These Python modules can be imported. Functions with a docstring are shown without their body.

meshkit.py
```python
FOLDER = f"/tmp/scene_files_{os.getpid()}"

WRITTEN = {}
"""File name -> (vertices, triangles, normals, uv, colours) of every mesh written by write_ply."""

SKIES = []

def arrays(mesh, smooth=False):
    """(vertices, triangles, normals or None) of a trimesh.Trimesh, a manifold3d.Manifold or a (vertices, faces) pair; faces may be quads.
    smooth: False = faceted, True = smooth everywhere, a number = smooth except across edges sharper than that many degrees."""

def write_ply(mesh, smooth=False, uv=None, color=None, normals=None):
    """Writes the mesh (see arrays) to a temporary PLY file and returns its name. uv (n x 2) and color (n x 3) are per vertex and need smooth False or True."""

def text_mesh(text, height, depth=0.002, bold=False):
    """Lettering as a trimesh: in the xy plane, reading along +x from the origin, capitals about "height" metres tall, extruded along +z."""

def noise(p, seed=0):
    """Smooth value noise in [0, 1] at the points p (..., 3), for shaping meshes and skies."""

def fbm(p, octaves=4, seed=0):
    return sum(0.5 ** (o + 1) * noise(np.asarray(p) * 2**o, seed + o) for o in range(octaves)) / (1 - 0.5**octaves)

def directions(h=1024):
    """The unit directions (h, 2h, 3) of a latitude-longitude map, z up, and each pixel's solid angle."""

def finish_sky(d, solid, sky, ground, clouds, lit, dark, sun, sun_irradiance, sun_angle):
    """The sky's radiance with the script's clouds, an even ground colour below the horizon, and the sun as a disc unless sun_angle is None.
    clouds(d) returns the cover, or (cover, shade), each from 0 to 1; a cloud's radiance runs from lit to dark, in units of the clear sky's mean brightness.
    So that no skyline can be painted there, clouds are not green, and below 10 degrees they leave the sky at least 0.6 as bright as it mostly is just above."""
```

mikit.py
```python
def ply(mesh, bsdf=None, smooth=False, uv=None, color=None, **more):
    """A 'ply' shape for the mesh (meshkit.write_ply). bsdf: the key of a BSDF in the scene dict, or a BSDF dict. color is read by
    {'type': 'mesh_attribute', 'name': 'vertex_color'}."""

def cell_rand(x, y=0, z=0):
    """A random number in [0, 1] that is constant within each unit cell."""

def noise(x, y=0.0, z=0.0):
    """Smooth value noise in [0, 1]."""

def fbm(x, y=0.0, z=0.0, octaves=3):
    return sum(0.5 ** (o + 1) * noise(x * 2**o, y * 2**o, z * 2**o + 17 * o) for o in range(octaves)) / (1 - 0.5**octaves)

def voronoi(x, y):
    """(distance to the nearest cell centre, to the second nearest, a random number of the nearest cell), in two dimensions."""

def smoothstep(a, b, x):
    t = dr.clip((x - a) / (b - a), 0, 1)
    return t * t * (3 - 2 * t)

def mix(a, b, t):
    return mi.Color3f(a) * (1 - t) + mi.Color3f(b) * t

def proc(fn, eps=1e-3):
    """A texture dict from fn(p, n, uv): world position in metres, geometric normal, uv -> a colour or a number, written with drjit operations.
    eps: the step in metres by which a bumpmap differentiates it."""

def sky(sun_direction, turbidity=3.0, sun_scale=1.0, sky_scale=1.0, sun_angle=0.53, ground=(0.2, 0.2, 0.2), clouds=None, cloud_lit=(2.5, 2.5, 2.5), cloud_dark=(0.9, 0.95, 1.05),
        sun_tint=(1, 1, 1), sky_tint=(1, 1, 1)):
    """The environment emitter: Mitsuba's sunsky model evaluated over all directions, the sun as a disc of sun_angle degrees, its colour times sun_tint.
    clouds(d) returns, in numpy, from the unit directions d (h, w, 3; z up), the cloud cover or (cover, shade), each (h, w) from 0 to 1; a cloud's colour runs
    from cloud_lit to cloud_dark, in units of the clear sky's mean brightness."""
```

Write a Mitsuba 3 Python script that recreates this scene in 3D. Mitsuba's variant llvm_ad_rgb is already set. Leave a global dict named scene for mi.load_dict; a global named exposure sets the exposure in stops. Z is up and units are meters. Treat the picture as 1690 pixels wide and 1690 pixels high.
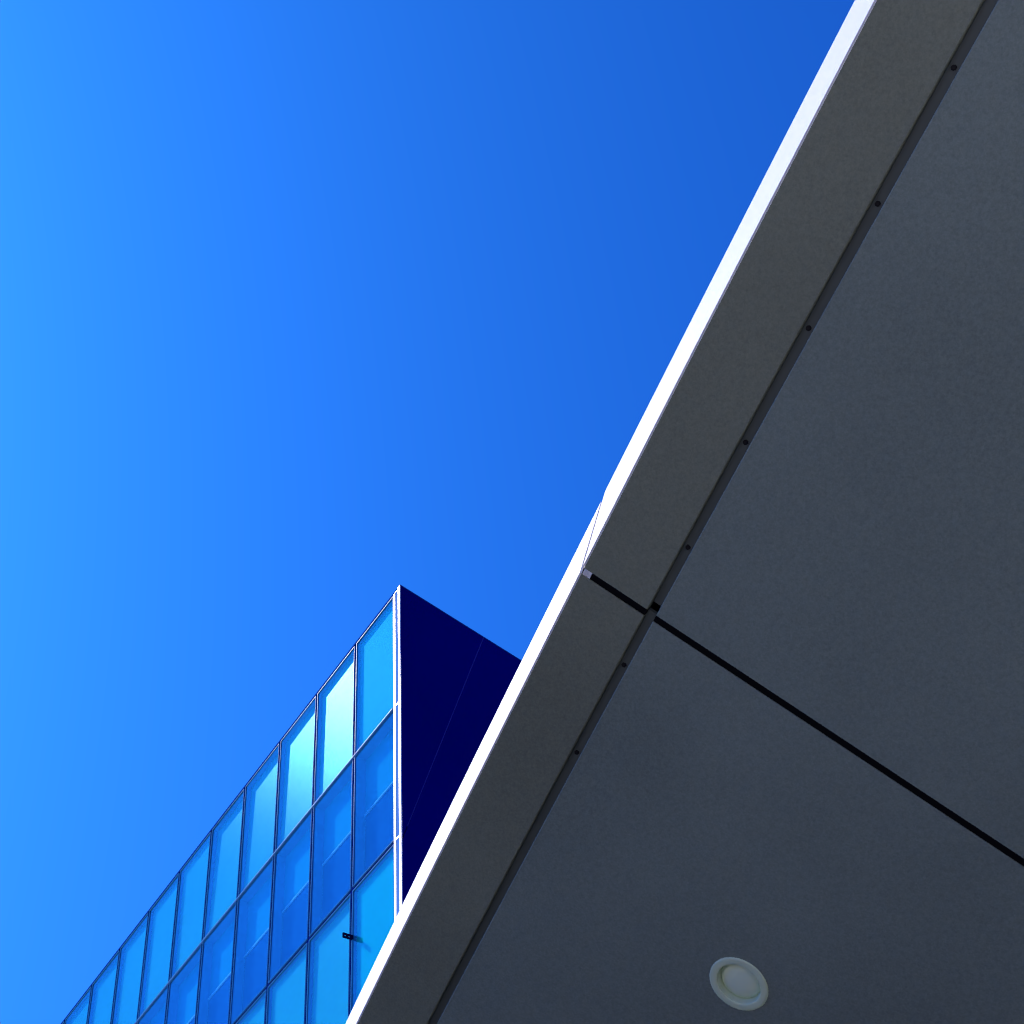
import math, random
import numpy as np, trimesh, manifold3d as m3
import mitsuba as mi, drjit as dr
import mikit, meshkit
from mikit import fbm, noise, smoothstep, mix

T = mi.ScalarTransform4f
random.seed(5)
RNG = np.random.default_rng(5)
scene, labels = {}, {}

# ---------------------------------------------------------------- camera, sky, exposure
EYE = np.array([0.0, 0.0, 1.6])
AXES = np.array([[0.9975997158, 0.0504195142, -0.0474624014],
                 [-0.0692445446, 0.7263892530, -0.6837864040],
                 [0.0, 0.6854316347, 0.7281369886]])
RIGHT, DOWN, FWD = AXES
scene['camera'] = {'type': 'perspective', 'fov': math.degrees(2 * math.atan(845 / 3152.13)), 'fov_axis': 'x',
                   'near_clip': 0.1, 'far_clip': 3000.0,
                   'to_world': T().look_at(origin=EYE.tolist(), target=(EYE + FWD).tolist(), up=(-DOWN).tolist())}
SUN = np.array([-0.6339, 0.3632, 0.6828])
scene['sky'] = mikit.sky(SUN.tolist(), turbidity=9.0, sky_scale=1.0, sun_scale=1.7,
                         sky_tint=(0.050, 0.445, 1.97), sun_tint=(1.12, 1.22, 1.45))
exposure = 1.3


# ---------------------------------------------------------------- helpers
def numbered(name):
    key, k = name, 0
    while key in scene or any(x.startswith(key + '__') for x in scene):
        k += 1
        key = f'{name}_{k:03d}'
    return key


def obj(name, mesh, bsdf, parent=None, label=None, smooth=False, **props):
    key = numbered((parent + '__' if parent else '') + name)
    scene[key] = mikit.ply(mesh, bsdf, smooth=smooth)
    p = dict(props)
    if label:
        p['label'] = label
    if p:
        labels[key] = p
    return key


def boxm(a, b):
    a, b = np.minimum(a, b), np.maximum(a, b)
    m = trimesh.creation.box(extents=b - a)
    m.apply_translation((a + b) / 2)
    return m


def bevel_box(a, b, r):
    """box with chamfered edges (hull of three shrunken boxes)"""
    a, b = np.minimum(a, b).astype(float), np.maximum(a, b).astype(float)
    pts = []
    for k in range(3):
        s = np.full(3, r)
        s[k] = 0
        lo, hi = a + s, b - s
        for x in (lo[0], hi[0]):
            for y in (lo[1], hi[1]):
                for z in (lo[2], hi[2]):
                    pts.append((x, y, z))
    return trimesh.convex.convex_hull(np.array(pts))


def join(*ms):
    return trimesh.util.concatenate(list(ms))


def principled(color, rough=0.5, metal=0.0, spec=0.5, **more):
    c = color if isinstance(color, dict) else {'type': 'rgb', 'value': list(color)}
    return {'type': 'twosided', 'bsdf': {'type': 'principled', 'base_color': c, 'roughness': rough, 'metallic': metal, 'specular': spec, **more}}


# ---------------------------------------------------------------- materials
def mottled(base, amount, scale, fine=60.0, grain=0.5):
    base = np.array(base, float)

    def fn(p, n, uv):
        a = fbm(p.x * scale, p.y * scale, p.z * scale, octaves=3)
        b = noise(p.x * fine, p.y * fine, p.z * fine)
        c = noise(p.x * fine * 2.3 + 7.0, p.y * fine * 2.3, p.z * fine * 2.3)
        k = 1 + amount * (a - 0.5) * 2 + amount * grain * (b + c - 1.0)
        return mi.Color3f(*[float(c) for c in base]) * k
    return mikit.proc(fn)


def flat(c):
    return {'type': 'twosided', 'bsdf': {'type': 'diffuse', 'reflectance': {'type': 'rgb', 'value': list(c)}}}


scene['mat_soffit'] = principled(mottled((0.212, 0.255, 0.212), 0.20, 1.3, 150.0, 1.1), 0.55, spec=0.3)
scene['mat_soffit_edge'] = principled(mottled((0.215, 0.232, 0.162), 0.20, 1.3, 150.0, 1.1), 0.55, spec=0.3)
scene['mat_strip'] = principled((0.095, 0.115, 0.11), 0.5)
scene['mat_unseen_cross_wall'] = principled((0.02, 0.025, 0.035), 0.5, spec=0.2)
scene['mat_screw'] = principled((0.014, 0.014, 0.017), 0.6, spec=0.2)
scene['mat_cavity_shade'] = principled((0.004, 0.004, 0.005), 0.9, spec=0.1)  # near-black, so the shade of gaps and cavity is in the colour
scene['mat_fascia'] = principled(mottled((0.83, 0.82, 0.80), 0.02, 1.5, 30.0), 0.35, spec=0.5)
scene['mat_bracket_pale'] = principled((0.80, 0.80, 0.82), 0.4)
scene['mat_lamp_ring'] = principled((0.68, 0.80, 0.55), 0.6, spec=0.2)
scene['mat_lamp_lens'] = principled((0.78, 0.92, 0.68), 0.5)
scene['mat_lamp_baffle_shade'] = principled((0.50, 0.60, 0.44), 0.5, spec=0.2)  # darker than the ring: shade of the recess put into the colour
scene['mat_joint'] = flat((0.004, 0.024, 0.24))
scene['mat_coping'] = flat((0.012, 0.09, 0.45))
scene['mat_corner'] = principled((0.78, 0.82, 0.88), 0.45)
scene['mat_corner_glass'] = flat((0.14, 0.34, 0.72))


def glazed(base, sheen, alpha):
    # coated surface behind the glass: diffuse colour under a thin lacquer with a soft, weak gloss
    return {'type': 'twosided', 'bsdf': {'type': 'roughplastic', 'distribution': 'beckmann', 'alpha': alpha, 'int_ior': 1.5, 'nonlinear': False,
            'diffuse_reflectance': mottled(base, 0.06, 1.1, 9.0), 'specular_reflectance': {'type': 'rgb', 'value': list(sheen)}}}


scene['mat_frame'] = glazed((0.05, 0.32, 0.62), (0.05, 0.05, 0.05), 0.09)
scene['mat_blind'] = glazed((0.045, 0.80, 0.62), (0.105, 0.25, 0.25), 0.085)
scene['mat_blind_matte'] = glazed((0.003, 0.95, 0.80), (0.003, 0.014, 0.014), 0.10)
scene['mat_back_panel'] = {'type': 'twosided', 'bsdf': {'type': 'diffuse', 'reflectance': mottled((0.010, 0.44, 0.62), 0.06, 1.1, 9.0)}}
scene['mat_spandrel'] = {'type': 'twosided', 'bsdf': {'type': 'diffuse', 'reflectance': {'type': 'rgb', 'value': [0.006, 0.10, 0.34]}}}
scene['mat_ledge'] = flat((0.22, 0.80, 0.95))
scene['mat_pane'] = {'type': 'thindielectric', 'int_ior': 1.5, 'ext_ior': 1.0,
                     'specular_reflectance': {'type': 'rgb', 'value': [0.11, 0.31, 0.44]},
                     'specular_transmittance': {'type': 'rgb', 'value': [0.75, 0.92, 1.0]}}
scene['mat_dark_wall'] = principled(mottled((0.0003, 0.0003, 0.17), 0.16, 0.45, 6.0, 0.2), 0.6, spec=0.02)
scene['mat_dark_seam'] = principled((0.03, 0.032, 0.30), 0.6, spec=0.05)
scene['mat_core'] = principled((0.03, 0.05, 0.10), 0.8, spec=0.1)
scene['mat_bracket'] = flat((0.002, 0.005, 0.05))
scene['mat_transom'] = glazed((0.16, 0.48, 0.85), (0.10, 0.10, 0.10), 0.12)


def pave(p, n, uv):
    a = fbm(p.x * 0.7, p.y * 0.7, 0.0, octaves=4)
    g = dr.minimum(dr.abs(p.x - dr.floor(p.x / 1.2) * 1.2 - 0.6), dr.abs(p.y - dr.floor(p.y / 1.2) * 1.2 - 0.6))
    j = smoothstep(0.592, 0.597, dr.maximum(dr.abs(p.x - dr.floor(p.x / 1.2) * 1.2 - 0.6), dr.abs(p.y - dr.floor(p.y / 1.2) * 1.2 - 0.6)))
    return mi.Color3f(0.46, 0.43, 0.35) * (0.75 + 0.5 * a) * (1 - 0.5 * j)


scene['mat_unseen_pavement'] = principled(mikit.proc(pave), 0.8, spec=0.2)
scene['mat_unseen_road'] = principled(mottled((0.035, 0.036, 0.038), 0.25, 1.2, 90.0), 0.85, spec=0.2)
scene['mat_ground'] = principled(mottled((0.13, 0.13, 0.115), 0.3, 0.05, 1.0), 0.9, spec=0.1)

# ---------------------------------------------------------------- ground
g = trimesh.creation.cylinder(radius=900, height=1.0, sections=96)
g.apply_translation([0, 0, -0.75])
obj('ground', g, 'mat_ground', label='dull open ground out to the horizon', kind='structure')
obj('unseen_pavement', bevel_box((-45, -40, -0.30), (45, 0.9, 0.0), 0.02), 'mat_unseen_pavement', label='unseen pale slab paving, kept bright to bounce light onto the near soffit', kind='structure')  # out of view; its brightness and edge set the bounce on the near soffit
obj('unseen_road', boxm((-60, 0.9, -0.30), (60, 15.5, -0.12)), 'mat_unseen_road', label='unseen strip of dark asphalt, laid to cut the bounce light on the far soffit', kind='structure')  # out of view, kept dark so that less light reaches the far soffit
obj('unseen_pavement', bevel_box((-45, 15.5, -0.30), (45, 60, 0.0), 0.02), 'mat_unseen_pavement', label='pale square slab paving around the glass building', kind='structure')

# ---------------------------------------------------------------- glass office building
D = np.array([math.cos(2.1607), math.sin(2.1607), 0])              # along the facade, away from the corner
N = np.array([-0.83099427, -0.55628098, 0])                        # out of the facade
Z = np.array([0, 0, 1.0])
C = EYE + np.array([-0.0925, 1, 0.9801]) * 18.84 - D * 0.055       # first frame edge at the top of the facade
TOP = C[2]


def fac(mesh):
    """local (s along the facade, t outwards, z below the top line) to world"""
    m = mesh.copy()
    v = m.vertices
    m.vertices = C + v[:, :1] * D + v[:, 1:2] * N + v[:, 2:] * Z
    m.invert()                                                      # (D, N, Z) is left handed
    return m


B = 'glass_building'
W, W0 = 1.2, 1.121
ROWS = [0.0, -2.055, -4.203, -6.31, -8.46, -10.57]
COLS = [0.0, W0] + [W0 + W * k for k in range(1, 15)]
GAP = 0.056


def ring(s0, s1, z0, z1, wl, wr, wt, wb, t0, t1):
    """rectangular frame with its own left, right, top and bottom widths (s grows to the left in the picture)"""
    return join(boxm((s0, t0, z0), (s0 + wr, t1, z1)), boxm((s1 - wl, t0, z0), (s1, t1, z1)),
                boxm((s0 + wr, t0, z1 - wt), (s1 - wl, t1, z1)), boxm((s0 + wr, t0, z0), (s1 - wl, t1, z0 + wb)))


for r in range(5):
    deep = r % 2 == 1
    depth = 0.165 if deep else 0.06
    for c in range(len(COLS) - 1):
        s0, s1 = COLS[c] + GAP / 2, COLS[c + 1] - GAP / 2
        if c == 0:
            s0 = COLS[0] + 0.004
        z1, z0 = ROWS[r] - 0.012, ROWS[r + 1] + 0.012
        if deep:
            z0 += 0.022
        elif r:
            z1 -= 0.012
        jit = RNG.normal(0, 0.0025, 3)
        w = 0.016
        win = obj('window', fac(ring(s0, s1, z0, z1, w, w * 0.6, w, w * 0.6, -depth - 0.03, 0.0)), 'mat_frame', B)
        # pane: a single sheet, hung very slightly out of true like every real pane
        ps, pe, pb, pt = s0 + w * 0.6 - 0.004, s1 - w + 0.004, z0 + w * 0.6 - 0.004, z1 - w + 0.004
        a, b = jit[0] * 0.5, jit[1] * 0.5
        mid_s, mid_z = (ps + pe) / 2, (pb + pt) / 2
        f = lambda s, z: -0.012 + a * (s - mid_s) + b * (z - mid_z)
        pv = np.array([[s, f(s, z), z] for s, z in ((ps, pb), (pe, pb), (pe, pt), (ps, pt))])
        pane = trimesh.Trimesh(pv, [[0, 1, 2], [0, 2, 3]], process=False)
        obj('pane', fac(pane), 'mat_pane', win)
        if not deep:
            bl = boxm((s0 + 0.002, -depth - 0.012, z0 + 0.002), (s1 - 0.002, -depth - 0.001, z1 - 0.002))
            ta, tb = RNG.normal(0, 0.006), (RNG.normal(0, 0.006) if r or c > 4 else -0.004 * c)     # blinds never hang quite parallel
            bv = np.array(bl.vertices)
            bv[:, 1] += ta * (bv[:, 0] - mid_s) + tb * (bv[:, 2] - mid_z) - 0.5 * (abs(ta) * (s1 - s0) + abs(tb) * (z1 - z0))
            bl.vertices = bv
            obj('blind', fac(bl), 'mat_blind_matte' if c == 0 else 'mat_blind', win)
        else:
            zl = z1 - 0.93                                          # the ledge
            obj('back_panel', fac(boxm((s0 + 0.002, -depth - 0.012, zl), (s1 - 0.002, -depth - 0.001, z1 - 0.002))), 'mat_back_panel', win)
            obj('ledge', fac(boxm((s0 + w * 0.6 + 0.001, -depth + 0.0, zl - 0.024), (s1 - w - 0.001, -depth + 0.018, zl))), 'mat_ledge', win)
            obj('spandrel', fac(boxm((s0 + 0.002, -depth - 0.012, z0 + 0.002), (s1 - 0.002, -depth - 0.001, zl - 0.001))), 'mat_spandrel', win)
SEND = COLS[-1]
for s in COLS[1:-1]:                                                # dark gasket-filled joint between neighbouring windows
    obj('mullion', fac(boxm((s - GAP / 2 + 0.001, -0.18, ROWS[5]), (s + GAP / 2 - 0.001, -0.016, -0.014))), 'mat_joint', B)
for k in (2, 4):
    obj('transom_gasket', fac(boxm((0.005, -0.18, ROWS[k] - 0.024), (SEND, -0.020, ROWS[k] + 0.034))), 'mat_joint', B)
# bright bar between the first and second rows (and the third and fourth further down)
for k in (1, 3):
    obj('transom', fac(bevel_box((0.006, -0.02, ROWS[k] - 0.012), (SEND, 0.014, ROWS[k] + 0.011), 0.005)), 'mat_transom', B)
# dark core behind everything, seen in the joints between the frames
obj('core', fac(boxm((-0.02, -0.30, -TOP), (SEND + 0.3, -0.19, -0.004))), 'mat_joint', B)
obj('lower_wall', fac(boxm((-0.02, -0.185, -TOP), (SEND, -0.01, ROWS[5] - 0.03))), 'mat_spandrel', B)
obj('coping', fac(boxm((-0.125, -0.12, -0.001), (SEND + 0.3, 0.004, 0.026))), 'mat_coping', B, label='thin dark coping along the roof edge')

# corner: two white posts with pale blue infill between them
post = obj('corner_post', fac(join(bevel_box((-0.058, -0.05, -TOP), (0.0, 0.003, -0.002), 0.002),
                                   bevel_box((-0.190, -0.012, -TOP), (-0.132, 0.003, 0.034), 0.002))), 'mat_corner', B,
           label='white corner post catching the sun at the end of the glass facade')
for k, (za, zb) in enumerate(zip([0.0] + ROWS[1:], ROWS[1:] + [-TOP])):
    obj('infill', fac(boxm((-0.1315, -0.04, zb + 0.02), (-0.0585, -0.001, za - 0.02))), 'mat_corner_glass', post)
    obj('crossbar', fac(bevel_box((-0.132, -0.04, za - 0.018), (-0.058, 0.0025, za + 0.018), 0.002)), 'mat_corner', post)

# dark end wall, turned away from the sun
K = C - D * 0.191                                                  # the sharp corner
DW = np.array([0.68060682, 0.73264887, 0])
NW = np.cross(DW, Z)
if NW @ (EYE - K) < 0:
    NW = -NW


def wallm(poly, t0, t1):
    """prism over a polygon given in (along the wall, below the top) coordinates"""
    import shapely
    flat = trimesh.creation.extrude_polygon(shapely.Polygon(poly), 1.0, engine='earcut')
    q = np.array(flat.vertices)
    v = K + q[:, :1] * DW + q[:, 1:2] * Z + (t0 + (t1 - t0) * q[:, 2:]) * NW
    f = flat.faces
    m = trimesh.Trimesh(v, f, process=False)
    m.fix_normals()
    return m


ZB = -TOP
sl = (1.5296 - 0.7943) / (-0.1432 + 2.1425)                        # the raking joint
s_top, zc = 1.5296 + 0.1432 * sl + 0.02 * sl, -2.1425 - 0.7943 / sl
obj('end_wall_panel', wallm([(0.004, 0.02), (s_top - 0.010, 0.02), (0.004, zc + 0.02)], -0.012, 0.0), 'mat_dark_wall', B)
obj('end_wall_panel', wallm([(s_top + 0.010, 0.02), (11.0, 0.02), (11.0, ZB), (0.004, ZB), (0.004, zc - 0.02)], -0.012, 0.0), 'mat_dark_wall', B)
obj('end_wall_backing', wallm([(0.10, 0.01), (11.0, 0.01), (11.0, ZB), (0.10, ZB)], -0.16, -0.004), 'mat_dark_seam', B)
obj('end_wall_coping', wallm([(0.006, 0.022), (11.0, 0.022), (11.0, 0.036), (0.006, 0.036)], -0.014, 0.006), 'mat_coping', B)
# roof slab
rp = np.array([K - N * 0.2 + D * 0.3, K + DW * 11 - NW * 0.2, K + DW * 11 + D * 17, K + D * (SEND + 0.4) - N * 0.2])
rm = trimesh.convex.convex_hull(np.vstack([rp + [0, 0, -0.4], rp + [0, 0, -0.05]]))
obj('roof', rm, 'mat_core', B)
labels[B] = {'label': 'blue glass office building with a bright white corner and a dark navy end wall', 'category': 'building'}

# small dark tie-back plate with two holes, standing out of the facade on the first mullion line
cs = m3.CrossSection([np.array([(-0.02, -0.032), (0.125, -0.032), (0.125, 0.032), (-0.02, 0.032)])])
holes = m3.CrossSection.circle(0.015, 20)
cs = cs - holes.translate((0.035, 0)) - holes.translate((0.092, 0))
mb = m3.Manifold.extrude(cs, 0.02).to_mesh()
bm = trimesh.Trimesh(mb.vert_properties[:, :3], mb.tri_verts)
bv = bm.vertices.copy()
bm.vertices = np.c_[1.075 + bv[:, 2], bv[:, 0], -4.92 + bv[:, 1]]
obj('tie_plate', fac(bm), 'mat_bracket', B, label='small dark plate with two holes sticking out of the glass facade')

# ---------------------------------------------------------------- metal canopy (sloping soffit overhead)
E1 = np.array([0.4013308, -0.9119965, 0.08482909])                  # along the free edge
E2 = np.array([0.7769888, 0.28994619, -0.55876616])                 # down the slope
E3 = np.array([0.48499691, 0.29016132, 0.8249754])                  # up through the slab
Y = 'metal_canopy'
SOF = 4.6                                                          # perpendicular distance from the eye to the soffit


def bow(u):
    return 0.003068 * u * u + 0.019396 * u


def can(mesh, bend=True):
    """local (u along the edge, v down the slope, w above the soffit) to world; the edge is very slightly curved"""
    m = mesh.copy()
    v = np.array(m.vertices)
    if bend:
        v[:, 1] += bow(v[:, 0])
    m.vertices = EYE + v[:, :1] * E1 + v[:, 1:2] * E2 + (v[:, 2:] + SOF) * E3
    m.invert()
    return m


def long_box(u0, u1, v0, v1, w0, w1, r=0.0, n=None):
    """a chamfered bar along u, cut into short lengths so that it can follow the curve"""
    n = n or max(2, int(abs(u1 - u0) / 0.25))
    if r:
        prof = [(v0 + r, w0), (v1 - r, w0), (v1, w0 + r), (v1, w1), (v0, w1), (v0, w0 + r)]
    else:
        prof = [(v0, w0), (v1, w0), (v1, w1), (v0, w1)]
    return loft(prof, prof, u0, u1, n)


def loft(pa, pb, u0, u1, n, ua=None, ub=None):
    """prism from profile pa at u0 to pb at u1; ua/ub: shift of u per profile vertex at the two ends (raked ends)"""
    k = len(pa)
    ua = np.zeros(k) if ua is None else np.array(ua)
    ub = np.zeros(k) if ub is None else np.array(ub)
    rows = []
    for i in range(n + 1):
        t = i / n
        p = np.array(pa) * (1 - t) + np.array(pb) * t
        uu = (u0 + ua) * (1 - t) + (u1 + ub) * t
        rows.append(np.c_[uu, p])
    v = np.vstack(rows)
    f = []
    for i in range(n):
        for j in range(k):
            a, b = i * k + j, i * k + (j + 1) % k
            f += [[a, b, b + k], [a, b + k, a + k]]
    for j in range(1, k - 1):
        f += [[0, j + 1, j], [n * k, n * k + j, n * k + j + 1]]
    m = trimesh.Trimesh(v, f, process=False)
    if m.volume < 0:
        m.invert()
    return m


VF, VGL, VGR, V2, V3 = -0.8975, -0.6645, -0.6335, 1.35, 4.2
UJ0, UJ1 = -3.292, -3.266                                          # the open joint
bays = [(-9.30, -6.305), (-6.28, UJ0), (UJ1, -0.28), (-0.255, 2.8)]
TH = 0.035
for i, (a, b) in enumerate(bays):
    obj('edge_panel', can(long_box(a, b, VF + 0.004, VGL, 0, TH, 0.0025)), 'mat_soffit_edge', Y)
    panel = long_box(a, b, VGR, V2, 0, TH, 0.0025)
    if i == 1:                                                      # round cut-out for the downlight
        hole = m3.Manifold.cylinder(0.2, 0.092, 0.092, 64).translate((-4.2852, 0.1331 - bow(-4.2852), -0.1))
        pm = m3.Manifold(m3.Mesh(np.array(panel.vertices, np.float32), np.array(panel.faces, np.uint32)))
        pm = (pm - hole).to_mesh()
        panel = trimesh.Trimesh(pm.vert_properties[:, :3], pm.tri_verts)
    obj('soffit_panel', can(panel), 'mat_soffit', Y)
    obj('soffit_panel', can(long_box(a, b, V2 + 0.025, V3, 0, TH, 0.0025)), 'mat_soffit', Y)
for a, b in ((VF + 0.036, VGL), (VGR, V2), (V2 + 0.025, V3)):
    sh = bow(UJ0)
    obj('joint_shade_strip', can(boxm((UJ0 + 0.0005, a + sh, 0.004), (UJ1 - 0.0005, b + sh, 0.03)), bend=False), 'mat_cavity_shade', Y)  # black strip standing in for the shade inside the open joint
# recessed cover strip in the groove, with its screws every 0.4 m
SCREWS = [u0 for u0 in np.arange(-3.496, -4.0, -0.391)], [u0 for u0 in np.arange(-3.012, -0.3, 0.396)]
for (a, b), us in (((-6.28, -3.274), SCREWS[0]), ((-3.240, -0.28), SCREWS[1])):
    st = obj('cover_strip', can(long_box(a, b, VGL + 0.001, VGR - 0.001, 0.017, 0.030, 0)), 'mat_strip', Y)
    for u0 in us:
        h = trimesh.creation.cylinder(radius=0.0072, height=0.006, sections=20)
        d2 = trimesh.creation.cylinder(radius=0.0045, height=0.009, sections=12)
        h = join(h, d2)
        h.apply_translation([u0, -0.6490, 0.0145])
        obj('screw', can(h), 'mat_screw', st, smooth=40)
for a, b in (bays[0], bays[3]):
    obj('cover_strip', can(long_box(a, b, VGL + 0.001, VGR - 0.001, 0.017, 0.030, 0)), 'mat_strip', Y)
# fascia: leaning back, panels butted at a raked seam
AL = math.radians(68)
CA, SA = math.cos(AL), math.sin(AL)


def fascia(u0, u1, h, ra, rb):
    """ra, rb: how far the top of each end is shifted along u"""
    tk = 0.006
    pin = [(VF, 0.0), (VF - h * CA, h * SA), (VF - h * CA + tk / SA + 0.02, h * SA), (VF + tk / SA, 0.0)]
    sh = lambda r: [0, r, r, 0]
    return loft(pin, pin, u0, u1, max(2, int((u1 - u0) / 0.25)), sh(ra), sh(rb))


HU, HL = 0.232, 0.217
obj('fascia_panel', can(fascia(-9.3, -6.29, HL, 0, 0)), 'mat_fascia', Y)
obj('fascia_panel', can(fascia(-6.284, -3.289, HL, 0, 0.122)), 'mat_fascia', Y)
obj('fascia_panel', can(fascia(-3.259, -0.27, HU, 0.122, 0)), 'mat_fascia', Y)
obj('fascia_panel', can(fascia(-0.264, 2.8, HU, 0, 0)), 'mat_fascia', Y)
bk = [(VF + 0.016, 0.012), (VF - 0.2 * CA + 0.016, 0.2 * SA), (VF - 0.2 * CA + 0.022, 0.2 * SA), (VF + 0.022, 0.012)]
obj('seam_shade_strip', can(loft(bk, bk, -3.7, -2.8, 4)), 'mat_cavity_shade', Y)  # black strip behind the seam, shade of the gap as a solid
# bent bracket that closes the open joint behind the fascia
obj('joint_bracket', can(join(boxm((UJ0 + 0.001, VF + 0.0235, 0.002), (UJ1 - 0.001, VF + 0.035, 0.008)),
                              boxm((UJ0 + 0.001, VF + 0.008, 0.003), (UJ1 - 0.001, VF + 0.0225, 0.011)))), 'mat_bracket_pale', Y)
# upper deck, end closures and the wall that carries the canopy on its low side
obj('deck', can(long_box(-9.3, 2.8, VF + 0.03, V3, 0.19, 0.21, 0)), 'mat_cavity_shade', Y)
obj('end_closure', can(join(boxm((-9.31, VF + 0.01, 0.0), (-9.302, V3, 0.2)), boxm((2.802, VF + 0.01, 0.0), (2.81, V3, 0.2)),
                            boxm((-9.3, V3 + 0.003, 0.0), (2.8, V3 + 0.02, 0.2)))), 'mat_soffit', Y)
hd = np.array([E1[0], E1[1], 0]) / np.hypot(E1[0], E1[1])
base = EYE + E2 * (V3 - 0.25) + E3 * (SOF + 0.10)
nrm = np.array([-hd[1], hd[0], 0])
nrm = nrm if nrm @ E2 > 0 else -nrm
p0, p1 = base + E1 * -9.2, base + E1 * 2.7
q = []
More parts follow.
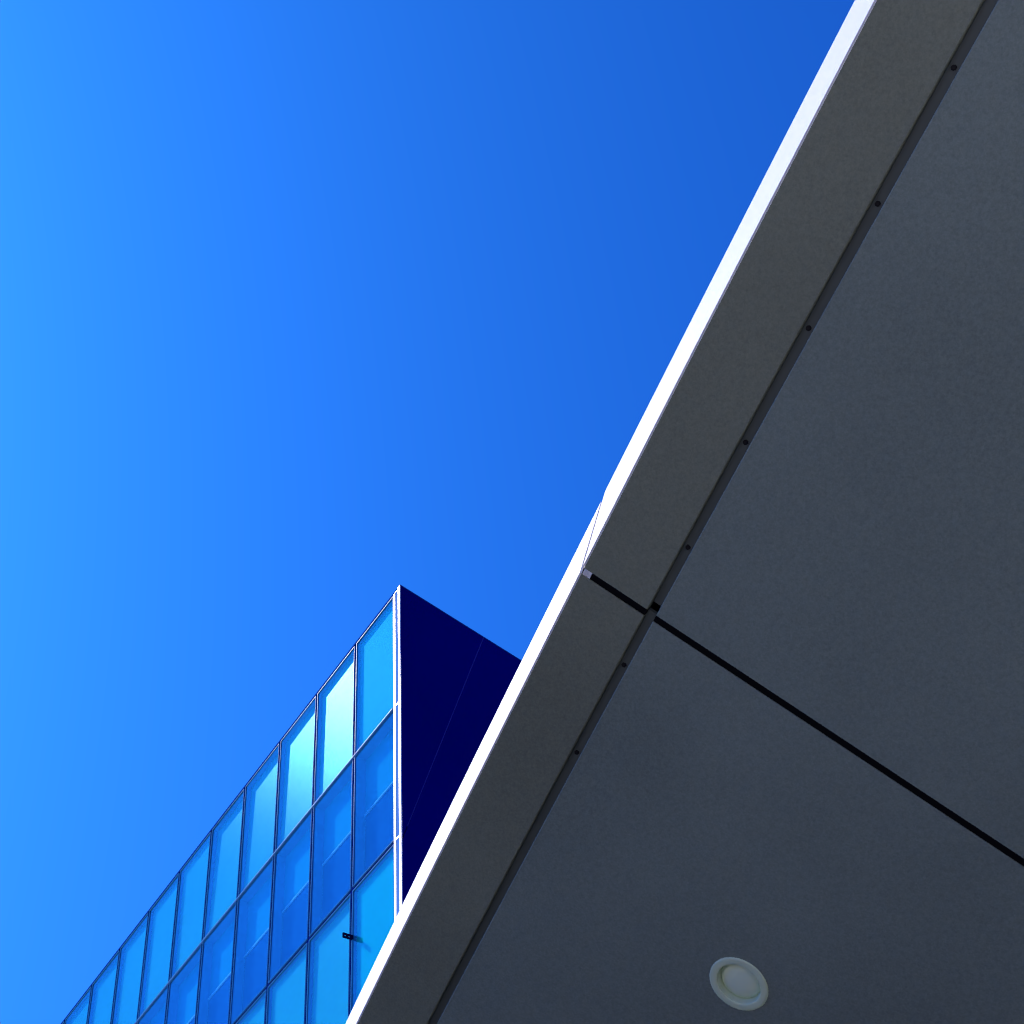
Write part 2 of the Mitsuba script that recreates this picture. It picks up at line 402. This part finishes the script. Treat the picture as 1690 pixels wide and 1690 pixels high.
for p in (p0, p1):
    for o in (0.0, 0.35):
        for z in (0.0, p[2] - 0.12 - o * 0.5):
            q.append([p[0] + nrm[0] * o, p[1] + nrm[1] * o, z])
obj('unseen_wall', trimesh.convex.convex_hull(np.array(q)), 'mat_soffit', Y)
q = []
for u in (-6.85, -6.55):
    for v in (-0.86, V3 - 0.3):
        p = EYE + E1 * u + E2 * (v + bow(u)) + E3 * (SOF - 0.004)
        q += [p, [p[0], p[1], 0.0]]
    p = EYE + E1 * u + E2 * (-0.86 + bow(u)) + E3 * (SOF - 0.004) - np.array([E2[0], E2[1], 0.0]) * 4.0
    q += [p, [p[0], p[1], 0.0]]
obj('unseen_wall', trimesh.convex.convex_hull(np.array(q)), 'mat_unseen_cross_wall', Y)  # wall out of view, placed to block light and darken the far soffit
labels[Y] = {'label': 'grey metal canopy overhead with a sunlit white edge and black open joints', 'category': 'canopy'}

# ---------------------------------------------------------------- recessed downlight
L = 'recessed_downlight'
LU, LV, LR = -4.2852, 0.1331, 0.0998


def lathe(prof):
    m = trimesh.creation.revolve(np.array(prof), sections=72)
    v = m.vertices
    m.vertices = np.c_[LU + v[:, 0], LV - bow(LU) * 0 + v[:, 1], v[:, 2]]
    return m


def lamp(prof):
    return can(lathe(prof), bend=False)


ring_p = [(0.0742, -0.0008), (0.0750, -0.0036), (0.0772, -0.0047), (0.082, -0.0050), (0.091, -0.0049), (0.0965, -0.0043), (0.0990, -0.0026), (LR, 0.0003)]
obj('trim_ring', lamp(ring_p), 'mat_lamp_ring', L, smooth=35)
obj('baffle', lamp([(0.0744, -0.0006), (0.0725, 0.006), (0.0700, 0.012), (0.0690, 0.030)]), 'mat_lamp_baffle_shade', L, smooth=30)
obj('lens', lamp([(0.0, 0.0065), (0.02, 0.0067), (0.040, 0.0080), (0.052, 0.0110), (0.060, 0.0145), (0.066, 0.0190), (0.0692, 0.0240)]), 'mat_lamp_lens', L, smooth=60)
labels[L] = {'label': 'round pale unlit downlight set in the grey canopy soffit', 'category': 'downlight'}
